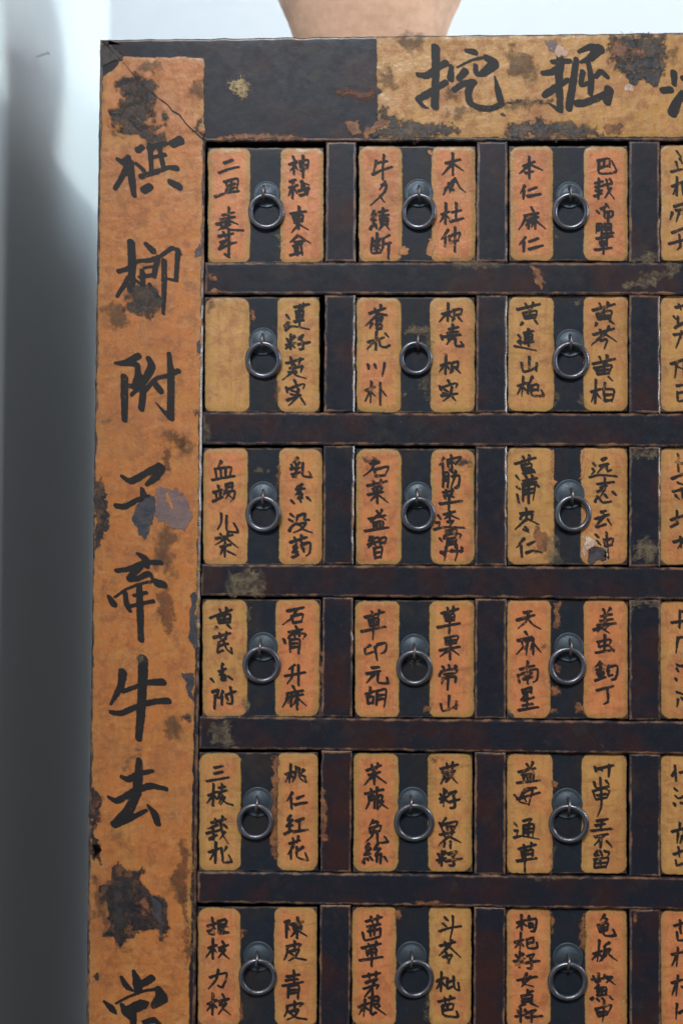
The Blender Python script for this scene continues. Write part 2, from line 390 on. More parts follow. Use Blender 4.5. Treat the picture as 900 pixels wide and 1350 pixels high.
for rr, (wy, T, B) in enumerate(((180,45,815),(380,38,812),(580,42,826),(780,55,846),(980,72,878),(1170,148,945)), 1):
    DR[(4, rr)] = ((860, wy), 56,845,T,B, 60,345, 550,840, 455,(T+375-48),96, 455,(T+492-48),105, 455,(T+378-48),
                   ((.10,.4,.05),(.10,.4,.1),(.25,.6,.0),(.28,.6,.05),(.12,.4,.05),(.45,.6,.0))[rr-1], (.3,.7,.05))

TXT = {
(1,1,'L'): "175,165 230,145;140,230 205,205 270,190;175,290 265,268 258,340;185,290 195,345 165,375;205,315 245,300;222,285 215,350;190,345 245,325;115,388 180,365 270,350;205,460 205,560;165,510 240,490;150,540 245,520;125,570 205,545;205,545 265,570;200,560 135,610;160,595 215,570;150,575 215,605 300,610;140,650 235,630;170,625 185,665;205,610 200,660;150,690 210,670;185,680 135,730;205,650 205,780;200,700 255,690;140,735 215,700;180,770 205,785",
(1,1,'R'): "630,125 640,150;605,175 655,155 610,215;632,175 635,240;645,190 660,210;675,155 680,215;675,155 730,145 725,195;680,185 725,175;680,215 720,200;695,120 695,260;610,290 645,275;605,330 660,310;630,280 625,400;620,335 600,380;635,330 655,365;690,285 685,340;680,290 735,310;665,350 735,330;700,300 710,370;675,380 725,365;730,330 722,380;615,500 715,485;670,455 665,600;630,520 640,560;630,520 695,510 690,545;640,540 690,530;640,560 690,548;665,570 620,625;668,570 728,605;655,650 610,690;665,645 745,695;640,690 700,680;630,715 690,695;640,715 645,760;680,700 690,770;610,775 690,755;660,720 655,775",
(2,1,'L'): "175,165 250,150;155,240 205,215 285,188;230,110 222,200 222,275;180,150 160,225;240,285 200,340;215,310 245,300 240,340 140,445;205,385 235,425;165,480 150,515 170,515;175,500 145,545 175,540;160,545 160,580;140,600 150,580;175,570 180,595;195,490 255,475;225,465 222,505;200,515 260,505;205,535 210,570;205,535 255,525 252,570;210,552 250,545;212,572 250,566;215,580 195,610;245,575 265,605;155,660 150,760 205,755;185,630 182,745;165,680 180,700;205,665 190,700;165,710 205,705;180,715 165,740;185,715 205,740;265,640 225,665;225,665 222,720 210,755;228,700 275,690;262,700 258,795",
(2,1,'R'): "640,165 735,140;685,100 685,245;680,170 615,240;690,170 755,215;690,275 650,320 620,375;695,275 665,360;660,300 665,345 690,340;700,265 735,330 768,355;640,330 625,370;610,505 660,485;640,430 635,565;635,500 600,555;640,510 660,530;680,490 740,475;708,430 705,535;670,550 755,530;655,605 610,670;635,650 635,715;660,650 668,695;660,650 735,625 720,670;668,690 720,675;700,590 698,750",
(3,1,'L'): "150,185 225,155;190,125 190,265;185,180 125,235;195,175 275,210;165,230 215,220;160,315 130,365;155,345 150,400;185,345 240,325;180,385 265,370;205,460 215,480;160,515 250,495;165,515 150,560 120,605;170,545 205,540;188,520 185,600;185,555 165,580;200,550 210,570;210,530 250,520;230,505 228,600;228,545 205,590;232,545 295,598;165,655 125,705;155,685 152,750;190,685 250,662;190,735 280,710",
(3,1,'R'): "645,155 655,200;645,150 720,135 720,190;685,150 682,190;655,195 720,180;650,165 650,230 700,235 765,220 735,150;625,300 675,285;650,270 645,400;630,325 675,315;630,350 670,345;620,385 670,365;685,310 735,300;700,275 715,350 750,400;730,330 690,395;725,275 735,290;640,485 650,495;665,470 690,455;700,440 715,460;690,480 685,520;685,490 745,485 735,520 690,530;712,490 710,555;640,570 630,630;640,570 668,565 668,630;640,590 665,585;640,608 665,604;690,570 690,610;690,570 730,565 728,610;692,590 728,585;692,608 728,604;670,635 745,625;635,665 740,648;665,650 670,685;705,645 700,680;660,690 665,715;660,690 705,682 700,712;662,702 700,698;625,740 735,725;682,690 680,765",
(1,2,'R'): "640,120 735,98;675,105 680,150;700,98 690,140;650,150 655,215;650,150 695,140 690,200;655,175 690,168;640,215 700,205;670,130 672,240;590,175 605,195;575,245 600,215 600,245;580,270 610,248 735,265;590,330 600,350;640,310 625,340;585,370 650,355;615,300 612,395;610,370 580,395;620,365 640,385;665,330 700,300 680,340;690,345 695,395 675,400;660,365 740,350;585,490 695,460;615,455 625,510;680,460 665,500;610,525 690,510;640,500 620,550 560,600;600,550 645,545;650,545 640,560 715,590;690,510 680,550;640,605 650,630;585,650 590,680;600,660 705,630 695,660;620,670 650,680;615,695 645,700;590,735 680,700;665,660 655,715 600,770;685,725 710,765",
(2,2,'L'): "135,160 240,125;170,130 180,165;210,105 200,150;195,160 110,240;195,165 245,170;180,190 220,185;180,190 180,225;182,208 215,202;218,185 210,225;150,225 135,260;180,235 185,270;180,235 218,230 212,265;185,262 212,258;125,350 230,318;180,285 175,400;175,335 120,395;200,335 205,375 240,385 268,370;240,295 258,315;125,500 128,525;170,500 175,520;235,490 218,575;108,670 170,645;148,615 140,750;140,670 105,740;145,680 170,705;205,620 205,765;210,665 245,705",
(2,2,'R'): "615,165 680,145;655,95 650,210;650,155 595,215;660,165 675,185;690,140 695,175;690,138 745,130 735,170;695,170 735,165;690,190 680,215;725,190 745,212;685,235 680,290;660,265 720,250;650,290 720,280;610,310 615,330;625,315 735,300;655,330 700,325;665,335 645,365;700,325 705,375 755,372 740,350;610,505 665,485;640,435 635,560;635,500 595,545;645,510 660,525;675,490 680,525;675,490 720,478 715,520;680,520 715,512;680,535 668,555;710,530 735,555;655,605 665,625;600,645 605,665;610,650 715,625 705,650;630,665 650,675;625,690 650,695;610,705 715,690;680,645 665,705 620,740;685,715 700,735",
(3,2,'L'): "110,135 260,98;165,95 180,130;215,90 205,130;150,160 160,195;150,158 240,145 230,190;160,178 230,168;165,193 230,188;195,140 195,190;145,222 130,240;230,210 245,230;155,290 215,275;160,305 165,345;160,305 210,295 205,340;165,322 205,316;155,355 215,345;185,265 185,375;120,305 130,320;115,350 135,335 130,365;95,378 140,385 235,405;190,450 188,520;140,490 150,545 235,520;240,490 235,540;115,640 170,620;150,580 140,710;140,640 110,695;150,650 165,665;185,620 180,690;210,580 185,630;200,640 250,630 245,670;205,640 205,700 285,700 270,670;205,668 245,662",
(3,2,'R'): "610,140 755,98;655,95 670,130;710,90 700,130;635,170 645,200;635,165 735,145 725,190;645,182 725,172;650,198 725,190;685,135 688,195;635,225 625,245;725,210 748,228;615,300 750,260;660,270 670,300;715,245 700,285;690,290 600,370;690,295 765,345;660,340 705,330 685,395;610,495 755,460;655,450 670,490;705,440 700,490;625,520 640,565;620,525 735,505 720,550;640,540 720,530;640,562 715,555;685,490 685,560;715,580 738,605;600,680 660,660;630,600 625,755;625,680 600,745;635,690 660,720;690,620 685,650;680,660 690,740;680,660 750,665 735,745;688,700 740,695;690,738 735,732",
(1,3,'L'): "155,140 130,180;115,190 125,255;115,190 220,180 210,245;150,190 155,250;185,185 182,245;95,262 240,235;135,300 140,320;105,345 160,325;120,355 125,385;150,340 145,380;100,405 165,375;185,295 190,330;185,295 230,280 225,320;190,312 225,305;185,335 170,360;185,345 245,335 235,385 215,405;205,350 185,385;200,360 225,380;155,485 155,540 130,590;190,500 195,600 265,605 240,550;120,650 230,625;150,620 165,655;200,610 190,645;185,650 115,690;190,650 265,710;150,705 215,690;180,670 178,770;165,720 150,755;200,735 250,760",
(1,3,'R'): "660,115 625,150;620,165 630,180;645,150 650,170;670,145 660,165;615,190 670,180 645,205;648,195 650,240 625,240;620,225 680,210;695,150 695,235 750,240 735,210;690,290 650,310;650,325 705,318;680,300 675,345;675,330 645,360;665,355 690,345 685,375;670,375 680,405;665,385 690,380;620,400 635,415;725,380 745,398;615,490 635,505;605,525 625,535;605,600 620,570 650,550;660,500 650,540;660,500 710,485 705,525 735,525;660,555 715,545 680,590 630,610;675,560 700,590 755,610;610,675 720,640;640,645 650,680;685,630 680,670;650,690 625,715 655,710;655,705 625,745 660,735;625,775 665,755;690,680 680,705;690,690 740,675 735,750 715,765;695,715 700,735",
(2,3,'L'): "140,155 190,140;165,135 150,190 95,235;165,155 195,145;165,195 175,240;165,195 260,175 235,235;175,238 235,230;120,300 250,270;160,270 165,305;210,260 205,300;205,300 150,320;160,325 165,340;185,320 190,335;215,310 205,335;125,360 225,340;185,335 185,415;180,360 140,400;205,370 255,410;185,470 195,490;215,460 205,490;130,520 240,495;185,500 140,540;205,500 240,525;160,545 165,585;160,545 225,535 220,585;180,545 182,585;205,540 203,585;105,600 260,575;140,640 125,670;135,660 190,640;125,690 190,670;160,640 155,680 125,710;165,685 185,705;200,650 205,690;200,650 245,640 235,685;205,680 235,675;165,715 170,780;165,715 215,705 208,780;170,745 210,738;172,775 208,770",
(2,3,'R'): "625,115 595,165;615,145 620,200;650,135 655,175;650,130 740,110 700,160;655,150 690,145;675,100 680,210;625,215 620,310;620,215 650,210 650,310;625,240 650,235;625,265 650,260;670,200 690,215;680,240 725,230 715,310 700,315;705,205 690,260 670,320;620,345 690,330;640,330 645,365;680,320 675,360;630,370 635,385;660,365 690,375;600,420 745,400;660,380 658,460;625,490 700,470;665,470 665,530;660,495 630,520;670,495 725,520;650,540 690,530 660,570;590,500 600,515;575,545 600,540 590,575;560,590 620,575 760,578;640,600 650,640;640,600 710,590 705,630;660,615 690,610;625,650 630,635 740,625 730,645;650,655 645,710;650,655 705,645 700,710;652,675 700,668;652,690 700,685;600,650 612,668;605,745 650,730;640,710 630,795;610,740 625,760;680,725 715,740;670,735 750,730;710,690 715,740 700,795;745,710 740,740",
(3,3,'L'): "95,155 230,115;150,110 165,150;190,100 185,140;140,170 145,200;140,165 205,155 200,195;150,185 200,180;150,200 200,195;150,220 210,210;215,195 225,210;160,225 170,245;105,235 125,265;110,310 125,320;110,360 120,410;150,270 240,250;170,240 175,270;210,235 208,265;145,290 235,275;150,305 148,400;150,305 225,290 215,395;155,330 220,320;155,355 218,345;185,260 185,415;240,295 250,305;130,485 215,470;170,450 170,530;130,520 140,500 210,490 205,520;165,525 95,590;180,520 250,555;165,575 180,590;150,590 185,605;155,650 105,710;135,690 140,770;180,690 225,670;170,745 215,728 268,740",
(3,3,'R'): "670,130 700,115;655,170 710,155;680,170 640,215;700,165 705,205 730,195;615,155 625,165;610,190 620,200 600,225;590,245 640,230 765,238;640,290 750,275;690,250 685,305;660,315 700,300;640,340 690,320 660,370;625,405 640,370;650,380 670,410 730,405;690,360 700,375;745,345 760,360;665,475 695,465;625,520 720,490;690,495 630,575 695,555;710,525 730,560;630,625 645,640;640,670 660,690;700,610 705,690 710,780;680,655 690,700;690,660 745,650 735,690;690,700 735,690",
(1,4,'L'): "80,175 225,120;145,120 160,155;190,110 180,150;130,170 140,210;130,170 215,150 210,205;140,190 210,180;145,208 205,203;175,150 175,205;125,235 110,255;200,225 220,245;105,305 215,275;145,280 150,310;190,270 185,305;185,310 140,335;140,340 130,405 165,390;140,360 200,345;170,330 190,380 225,410 220,375;165,480 155,500;140,530 185,510;160,500 160,540;165,525 140,555;155,555 185,550 180,585;160,570 180,568;160,585 180,583;90,580 105,600;205,565 225,580;95,665 140,650 125,690 135,705;115,690 110,775;165,660 145,710;160,690 158,750;185,685 250,660;215,635 222,745 195,740;190,700 200,720",
(1,4,'R'): "590,130 700,105;655,115 620,175 560,220;620,165 630,210;620,165 695,150 685,200;630,208 685,198;650,235 660,255;600,270 690,250;635,275 640,300;635,275 675,265 670,295;600,310 605,295 715,285 695,315;610,330 610,400;610,320 670,315 665,410;615,345 660,340;615,370 660,365;570,320 575,340;640,485 600,515;575,560 710,535;625,505 620,570 590,610;665,490 665,620;630,630 640,650;590,675 695,655;595,675 585,720 560,765;600,705 635,695;620,680 615,760;615,715 595,740;640,690 695,680;660,665 655,780;655,710 630,750;660,705 715,755",
(2,4,'L'): "105,170 230,135;150,135 160,180;200,125 190,170;130,190 140,230;130,190 195,175 190,220;140,205 190,198;140,228 190,218;80,265 240,232;165,185 155,320;140,355 110,375;105,380 105,415 155,400;180,360 165,400;170,370 185,455;190,350 245,340 235,400 210,410;150,505 195,500;115,545 205,525;165,545 115,605;190,540 190,600 255,605 250,570;110,680 165,660;140,635 135,690;120,700 125,745;120,700 160,695 155,740;125,742 155,735;185,660 180,750;180,660 240,645 230,765;185,690 230,682;185,715 230,708",
(2,4,'R'): "610,145 720,115;650,110 655,150;690,100 685,140;630,160 640,195;630,160 695,150 690,190;640,178 690,170;640,195 690,188;585,238 730,210;665,160 660,275;635,310 640,350;635,310 720,295 705,345;640,330 705,320;640,350 705,340;600,390 730,365;670,300 665,450;660,385 600,430;680,385 725,420;660,490 660,520;620,500 635,520;705,495 690,515;595,560 605,535 715,520 700,545;630,550 690,540;620,575 610,610;620,575 705,565 700,600;655,545 650,650;660,690 655,770;605,745 615,790 705,760;710,730 705,775",
(3,4,'L'): "155,140 205,130;110,190 225,155;185,140 165,200 115,245;180,180 215,220 265,248;165,270 175,285;115,325 210,300;135,325 150,360 105,415;165,330 210,318;180,325 170,420;175,355 160,385;215,310 215,415;210,350 195,390;220,345 265,400;180,465 175,515;130,515 225,490;115,555 125,600;115,555 245,515 235,590 215,600;155,545 165,560;200,535 185,560;150,580 210,565;178,540 180,610;145,655 150,680;145,655 205,635 200,670;150,672 200,660;165,690 130,720;140,725 220,700;175,680 175,770;145,755 210,742;120,785 250,765",
(3,4,'R'): "680,120 690,145;725,110 705,140;665,165 735,150;690,150 690,220;660,195 740,182;640,225 760,210;690,215 640,265;665,240 720,275;715,215 690,250;615,255 650,240;645,335 655,370;640,335 730,320 715,360;650,365 715,355;690,290 685,395;630,405 750,385;730,370 750,400;660,465 625,500;660,470 690,490;635,520 680,510;660,490 655,580;640,540 648,560;680,535 668,560;625,590 690,565;715,490 700,530;710,500 770,490 755,580 735,585;715,520 710,560 740,550;635,655 745,625;705,640 705,735 680,745",
(1,5,'L'): "160,165 215,155;160,205 215,192;110,255 255,230;120,350 180,325;155,275 150,415;150,350 110,400;160,355 175,370;190,300 230,290;210,275 208,320;185,330 240,315;200,335 180,360;215,350 190,400;190,365 230,360 200,410;210,375 240,400 280,412;140,530 235,505;165,505 170,535;215,490 205,530;180,545 115,570;110,600 210,575;150,560 150,640 130,630;125,640 175,610;200,530 215,610 250,665;230,590 195,640;225,545 240,560;125,725 190,700;170,660 165,795;165,715 130,775;205,700 215,760 215,790 275,785 255,745;240,690 225,720",
(1,5,'R'): "630,210 685,190;665,145 655,265;655,210 630,260;665,215 680,230;700,160 695,220 675,260;685,200 695,210;720,170 725,235 765,260 755,225;750,180 735,200;735,215 760,225;675,330 640,385;665,365 670,435;705,370 750,350;690,410 770,395;665,480 640,515 665,510;675,510 635,555 675,545;655,555 655,580;625,605 670,580;700,520 750,500;725,510 720,575;680,590 775,575;655,668 725,645;680,635 685,670;715,620 705,665;680,685 645,740;665,715 665,770;745,690 695,730;705,690 705,755 775,775 760,730",
(2,5,'L'): "115,185 210,150;150,150 160,195;190,140 180,180;130,215 205,195;165,185 165,275;160,215 100,280;170,215 245,268;105,340 225,310;145,310 150,345;185,300 180,340;130,360 130,400 110,440;130,360 165,350 165,435;135,380 162,375;190,355 185,440;185,355 220,345 215,380;190,390 225,385 190,440;195,395 255,435;160,515 135,550;155,530 195,520 180,550;135,570 140,600;135,570 210,550 200,590;140,595 200,585;165,560 150,620 105,660;185,595 190,660 255,655 235,625;130,670 105,705 135,700;140,700 100,745 140,735;95,795 100,770;120,770 125,780;140,760 150,775;190,670 165,710 190,700;205,700 170,750 210,735;185,745 180,790;210,745 205,800;235,760 250,785",
(2,5,'R'): "605,175 720,145;645,140 650,180;685,130 680,175;620,200 700,185;655,180 650,215;640,205 605,275;690,190 680,220 635,262;670,220 715,270;630,225 640,245;655,235 640,265;605,345 612,360;640,320 630,345;600,375 655,355;628,310 622,425;622,380 600,400;632,375 650,390;660,340 710,320 690,355;690,355 695,430 670,435;660,395 730,375;640,500 615,530;600,535 620,590;615,545 715,525 690,580;640,540 650,580;665,560 690,555;600,610 695,592;625,590 630,620;680,580 675,610;660,620 590,680;665,625 735,660;630,660 625,690;670,655 668,700;590,740 598,760;635,725 625,745;580,780 640,765;615,720 610,815;610,780 590,800;620,775 640,790;655,740 710,720 690,755;685,755 690,815 665,815;645,785 745,768",
(3,5,'L'): "175,145 190,165;215,130 200,165;120,195 230,170;180,175 135,215;200,170 225,200;150,220 155,255;150,220 220,205 215,250;175,218 178,255;195,212 196,250;110,268 260,250;160,310 125,390 190,410;95,350 105,360;150,330 200,310;110,375 260,330;215,300 185,415;150,350 170,390;175,305 235,300;150,520 205,505 180,540;155,550 150,620;155,550 220,540 212,620;158,575 215,568;158,598 213,592;185,550 183,618;95,535 110,555;95,585 115,580 105,615;90,630 130,620 255,640;120,705 235,675;155,680 160,715;205,665 198,705;140,730 145,765;140,725 215,710 210,750;145,745 210,735;110,785 240,765;165,690 160,855",
(3,5,'R'): "625,165 630,190;665,170 670,185;640,175 745,150;720,150 715,225;660,235 662,285;620,265 630,300 715,290;700,255 715,275;610,320 630,380;615,320 690,305 720,320 700,370;640,350 700,340;640,375 700,365;665,300 665,430 640,490;640,520 710,505;630,550 690,538;670,515 660,580;600,585 735,570;625,625 710,605;680,615 620,680;665,640 660,695;705,655 735,690;640,720 615,750 650,745;660,720 670,745;690,720 720,725 705,760;625,775 620,830;620,775 715,765 695,830;630,800 700,795;660,770 660,825;630,828 695,820",
(1,6,'L'): "115,265 170,245;145,210 150,320 125,315;115,300 165,280;190,230 180,310;185,235 240,220 235,250;190,255 235,250;200,270 245,265;220,255 220,310;200,290 200,315;195,315 250,305;120,410 175,390;150,350 148,480;148,410 105,470;155,415 170,435;215,370 225,390;190,410 250,390;215,400 190,430 215,425;230,420 185,475;215,445 255,480;130,605 185,585 240,575 205,670 185,660;185,555 170,620 120,680;115,780 175,755;150,715 145,850;145,780 110,825;155,785 170,800;215,720 225,740;190,765 255,745;215,755 190,790 220,785;235,775 185,850;215,810 265,850",
(1,6,'R'): "625,240 655,225 640,265 655,290;635,240 635,340;665,255 745,235;680,265 685,295;680,265 735,255 730,285;685,280 730,275;710,210 705,345;700,295 665,335;712,295 770,330;640,400 640,440 620,490;640,400 730,385 715,410;690,365 690,430;650,435 720,420 690,470 650,495;660,440 700,475 765,488;640,600 720,585;630,625 710,615;685,560 685,640;610,660 745,635;650,665 645,740;650,665 715,655 710,745;655,690 705,685;655,710 705,705;640,800 640,830 620,865;640,795 745,775 720,800;690,765 690,830;650,835 715,815 690,860 640,885;660,840 700,870 765,880",
(2,6,'L'): "110,235 215,205;145,205 155,245;190,195 185,235;120,270 205,250;90,310 100,355 200,335;140,265 140,330;165,260 165,325;205,280 205,325;125,300 200,285;85,410 210,380;130,385 140,420;180,370 170,415;115,430 120,460;115,430 180,415 175,455;120,445 175,438;70,492 220,468;150,430 148,530;90,600 205,575;130,580 135,610;180,570 175,600;110,640 185,615 150,650;160,640 175,655;95,680 195,655 180,680;150,665 150,735 130,740;145,680 100,735;60,800 130,775;105,750 95,865;95,800 65,850;110,805 130,820;150,740 150,850 180,835;150,740 195,730 190,780;152,760 190,755;155,785 190,778;200,790 180,815;170,800 240,850",
(2,6,'R'): "635,210 650,225;620,250 640,265;595,300 650,280 740,265;685,200 685,260 665,360;600,395 700,370;635,375 640,400;680,360 670,390;660,395 595,460;660,400 735,470;640,440 645,455;620,470 680,455 650,510;650,480 660,510;575,630 635,605;610,570 605,695;605,640 575,680;615,640 630,655;650,610 650,680 680,665;655,635 690,625;690,600 700,680 725,690 720,640;590,765 695,740;630,740 635,775;670,730 660,765;620,790 625,825;620,790 690,780 680,820;650,790 650,820;625,822 680,815;615,800 620,850 720,860 710,830",
(3,6,'L'): "110,245 170,225;140,195 140,290;140,245 105,280;148,245 165,260;190,200 175,235;185,225 235,215 220,300 200,300;190,250 192,275;190,250 215,245 212,270;192,272 212,268;95,375 150,355;135,310 128,430;128,375 95,410;135,380 150,395;175,355 220,340 215,375;180,380 215,372;175,360 180,410 245,405 240,375;105,460 112,475;150,450 140,470;90,500 160,480;130,440 125,540;125,500 100,525;135,495 155,510;175,465 225,450 205,480;200,480 205,545 180,545;165,510 255,495;175,580 145,640 215,665;200,600 140,665;110,625 240,600;180,690 178,720;180,705 215,695;140,730 145,780;140,730 210,720 205,770;145,750 205,742;145,768 205,762;160,780 120,800;200,775 250,800;115,830 122,845;165,820 150,840;100,865 165,850;135,810 132,900;175,840 235,820 210,850;205,850 205,900;170,870 275,860",
(3,6,'R'): "690,190 660,230;680,210 710,220 680,245;645,260 655,305;645,260 710,245 705,290;655,280 705,270;660,302 705,292;680,250 685,325 760,325 745,290;615,450 670,430;655,360 640,500;640,450 605,490;655,455 670,470;720,375 680,400;690,400 685,450 655,500;695,425 725,415 670,495;700,440 770,495;615,600 620,620;650,580 645,640;605,620 680,610;630,635 660,630;690,590 680,615;690,605 740,600 700,640;700,610 755,650;650,655 620,680;640,680 645,725;640,680 700,670 695,720;645,700 695,692;670,675 670,720;600,750 612,740;640,748 650,758;675,745 685,755;725,735 740,750;640,725 700,718;630,820 645,865;630,815 735,790 705,850;645,838 700,830;648,862 700,850;685,770 675,900",
}
# half-hidden fourth column (enlarged 7.5 times, window x = 820)
TXT4 = {
1: "545,130 590,190;580,210 600,250;490,335 600,310;540,240 560,320;500,480 620,430;550,390 545,570;545,480 510,560;600,440 610,560;620,470 700,455;520,680 650,640;500,740 480,810;540,720 640,700;570,740 540,830;620,690 620,800;500,940 660,880;470,1050 660,1000;570,960 580,1080 550,1110",
2: "540,180 660,150;570,150 590,200;520,270 545,300 560,270;560,280 560,340 640,330;530,380 640,320;520,450 640,435;600,420 580,480 540,580;490,740 620,695;550,720 530,880;540,760 610,790;620,720 620,860;550,960 640,945;555,1020 560,1110 650,1095;560,1030 640,1015",
3: "560,140 570,180 530,220;560,200 565,310;590,230 660,215;500,380 640,320;560,420 640,450;510,510 650,470;540,550 570,580;600,480 610,570;550,700 550,830;490,790 630,740;490,860 560,820;520,1010 640,970;585,960 590,1060;620,980 560,1070;640,720 640,850",
4: "580,190 575,360;500,310 660,285;600,200 660,190;560,460 540,610;560,460 640,450 630,610;555,730 575,740;550,770 560,790;540,870 545,885;600,740 680,730;550,1000 640,1030;560,1070 550,1150;600,1060 650,1120",
5: "530,230 540,380;500,330 530,280;580,300 650,280;530,460 550,475;535,530 560,555 640,520;525,610 530,625;590,600 650,610;500,885 660,840;580,800 570,880;560,900 550,1000;600,930 580,1000;620,890 620,1000;520,1110 640,1060;565,1040 575,1130;540,1170 545,1220 630,1190",
6: "520,395 660,350;580,340 585,400;550,460 560,540 640,530;580,420 590,470;500,680 600,655;560,610 545,800;545,690 500,790;620,640 630,760;500,960 600,930;560,890 540,1090;545,960 500,1080;600,1000 660,1030;550,1170 540,1320;570,1260 650,1215",
}
NAMES = {(1,1):'二丑麥芽 and 神秘東參', (2,1):'牛夕續断 and 木瓜杜仲', (3,1):'本仁麻仁 and 巴戟心胆草', (2,2):'蒼朮川朴 and 枳壳枳实', (3,2):'黄連山栀 and 黄芩黄柏',
 (1,3):'血竭儿茶 and 乳香没药', (2,3):'石菜益智 and 伸筋草透骨草', (1,4):'黄芪香附 and 石膏升麻', (2,4):'草卯元胡 and 草果常山', (3,4):'天麻南星 and 姜虫鈎丁',
 (1,5):'三棱莪朮 and 桃仁紅花', (2,5):'茱菔兔絲 and 白芥籽', (3,5):'益母通草 and 川山甲王不留', (1,6):'力核 and 陳皮青皮', (2,6):'茜草茅根 and 斗苓枇芭', (3,6):'枸杞籽女貞籽 and 龟板鱉甲'}
# large characters: enlargement window, scale, strokes x,y,width
BIG = [
 ('stile', (100,40), 5.0, 1, "275,850,25 310,870,40 350,835,30;350,840,30 330,920,40 260,1045,25;365,870,40 370,980,50 385,1085,36;400,880,25 445,920,35;430,965,35 540,930,30 610,905,28 665,910,40;450,1055,50 490,1030,45;630,1005,48 680,1030,50;490,760,35 500,930,30;550,760,30 575,890,35;480,775,28 600,745,28;495,840,22 590,820,25;410,790,40 440,770,35;640,750,50 690,725,55"),
 ('stile', (100,40), 5.0, 2, "270,360,30 330,330,40 410,330,35;400,300,50 440,400,60 470,540,40;310,440,40 300,560,40;340,420,30 420,410,30;330,500,30 430,480,30;380,600,60 420,640,45;520,540,30 510,680,34;570,590,40 590,560,46;470,640,30 590,620,26;240,540,50 300,545,44"),
 ('stile', (100,280), 4.5, 1, "330,180,48 335,300,46 330,460,44;255,350,26 310,335,26 370,290,20 440,285,25 490,265,22;315,390,30 245,500,18;350,400,22 375,415,20;420,190,30 455,225,48;490,265,26 480,300,32 465,380,26;405,330,16 470,320,16;380,385,20 470,370,24;395,350,34 400,445,28;440,430,24 500,520,30;505,260,18 580,212,26 625,248,16;608,225,30 600,330,27 596,400,26;545,395,14 600,405,20;525,290,32 525,450,31 520,600,20"),
 ('stile', (100,280), 4.5, 1, "235,895,18 290,895,36 375,850,34;310,900,24 365,905,36 370,950,34 340,1040,22;290,980,42 290,1100,42 290,1230,34;435,870,38 450,905,46 400,1010,34 330,1085,18;390,980,44 400,1060,38 390,1165,38;320,1030,25 380,1030,26;410,1060,24 480,985,22 545,970,22 610,940,30;555,840,28 565,960,40 565,1100,42 562,1215,44;565,1220,40 520,1180,24 478,1130,8;465,1010,38 500,1055,48"),
 ('stile', (100,580), 4.82, 1, "295,232,26 340,262,38 450,210,36 535,165,44;545,175,50 510,235,46 450,285,22;258,420,36 305,425,36 400,378,26 470,360,28;425,315,28 440,390,60 430,470,62"),
 ('stile', (100,580), 4.82, 1, "395,725,22 440,755,55 450,800,40;260,832,30 330,822,28 440,780,30 540,780,30;410,800,44 340,888,32 400,880,30 470,850,36 490,885,24;215,1000,30 240,1040,50;250,1000,15 320,950,16 430,910,16 520,895,20;520,910,55 560,920,45;315,970,30 330,1060,36 345,1085,28;330,1062,20 440,1035,22 495,1025,25;370,990,20 450,970,22;405,930,38 410,1100,44 415,1268,38"),
 ('stile', (100,840), 4.82, 1, "300,225,55 290,300,45 222,430,12;300,345,25 370,320,25 460,290,32 555,285,45;225,478,28 280,485,35 380,445,30 500,410,35 590,405,42;430,140,62 425,300,56 415,480,54 400,645,40"),
 ('stile', (100,840), 4.82, 1, "295,890,28 330,905,38 400,870,35 490,850,22;405,785,38 398,900,56 385,1000,48;212,1018,22 250,1040,38 370,980,35 480,945,40 575,965,28;390,985,54 340,1095,58 250,1190,46;245,1190,46 330,1160,35 450,1100,20;460,1070,18 500,1120,50 520,1180,44"),
 ('stile', (100,1110), 5.0, 1, "385,855,26 410,930,72 405,990,36;305,895,28 335,950,52 370,975,24;505,895,42 440,935,42 390,940,30;192,1055,22 240,1100,58 262,1125,22;265,1065,12 350,1020,15 460,980,15 540,970,25;550,975,48 568,1020,78 510,1082,36;310,1080,36 340,1130,62 380,1180,30;330,1120,58 440,1070,62 475,1060,22;380,1130,46 380,1215,40;450,1190,30 520,1175,40 560,1210,30;470,1260,30 560,1240,30"),
 ('top', (480,30), 4.09, 1, "385,135,46 385,280,38 380,450,40;292,280,26 330,285,36 400,240,28 440,215,34;288,412,28 330,390,38 400,345,28 440,320,30;290,415,28 320,450,24 345,460,8;550,150,22 595,158,38;470,235,24 465,300,36;500,240,10 580,200,12 650,185,16;660,190,40 700,215,56 640,272,34;545,260,36 508,300,28;600,230,25 605,275,30 645,275,25;485,360,30 540,325,28 592,318,32;580,320,35 560,380,38 570,430,38;560,420,28 610,455,34 690,460,28 745,432,26;703,285,6 720,360,35 733,415,40"),
 ('top', (680,30), 4.09, 1, "240,195,44 230,300,38 235,400,38;195,210,24 290,205,28;145,272,26 190,265,32 240,235,28;150,392,30 210,350,35 282,305,22;235,410,34 235,470,34 180,435,10;338,155,18 400,130,35 450,140,50;440,150,45 400,190,34 350,212,16;325,195,28 310,300,36 283,462,38;390,215,25 405,300,34 400,380,30;360,265,28 350,335,24 400,320,20;430,290,22 455,260,30 490,290,28;325,435,38 370,430,35 480,385,34;500,362,52 490,425,42"),
 ('top', (680,30), 4.09, 1, "850,270,38 852,330,28;790,365,34 832,360,38;895,370,18 862,440,50 842,485,52;900,300,30 985,275,32;930,240,30 930,400,30;970,240,28 968,400,28;900,410,30 1010,395,30"),
]


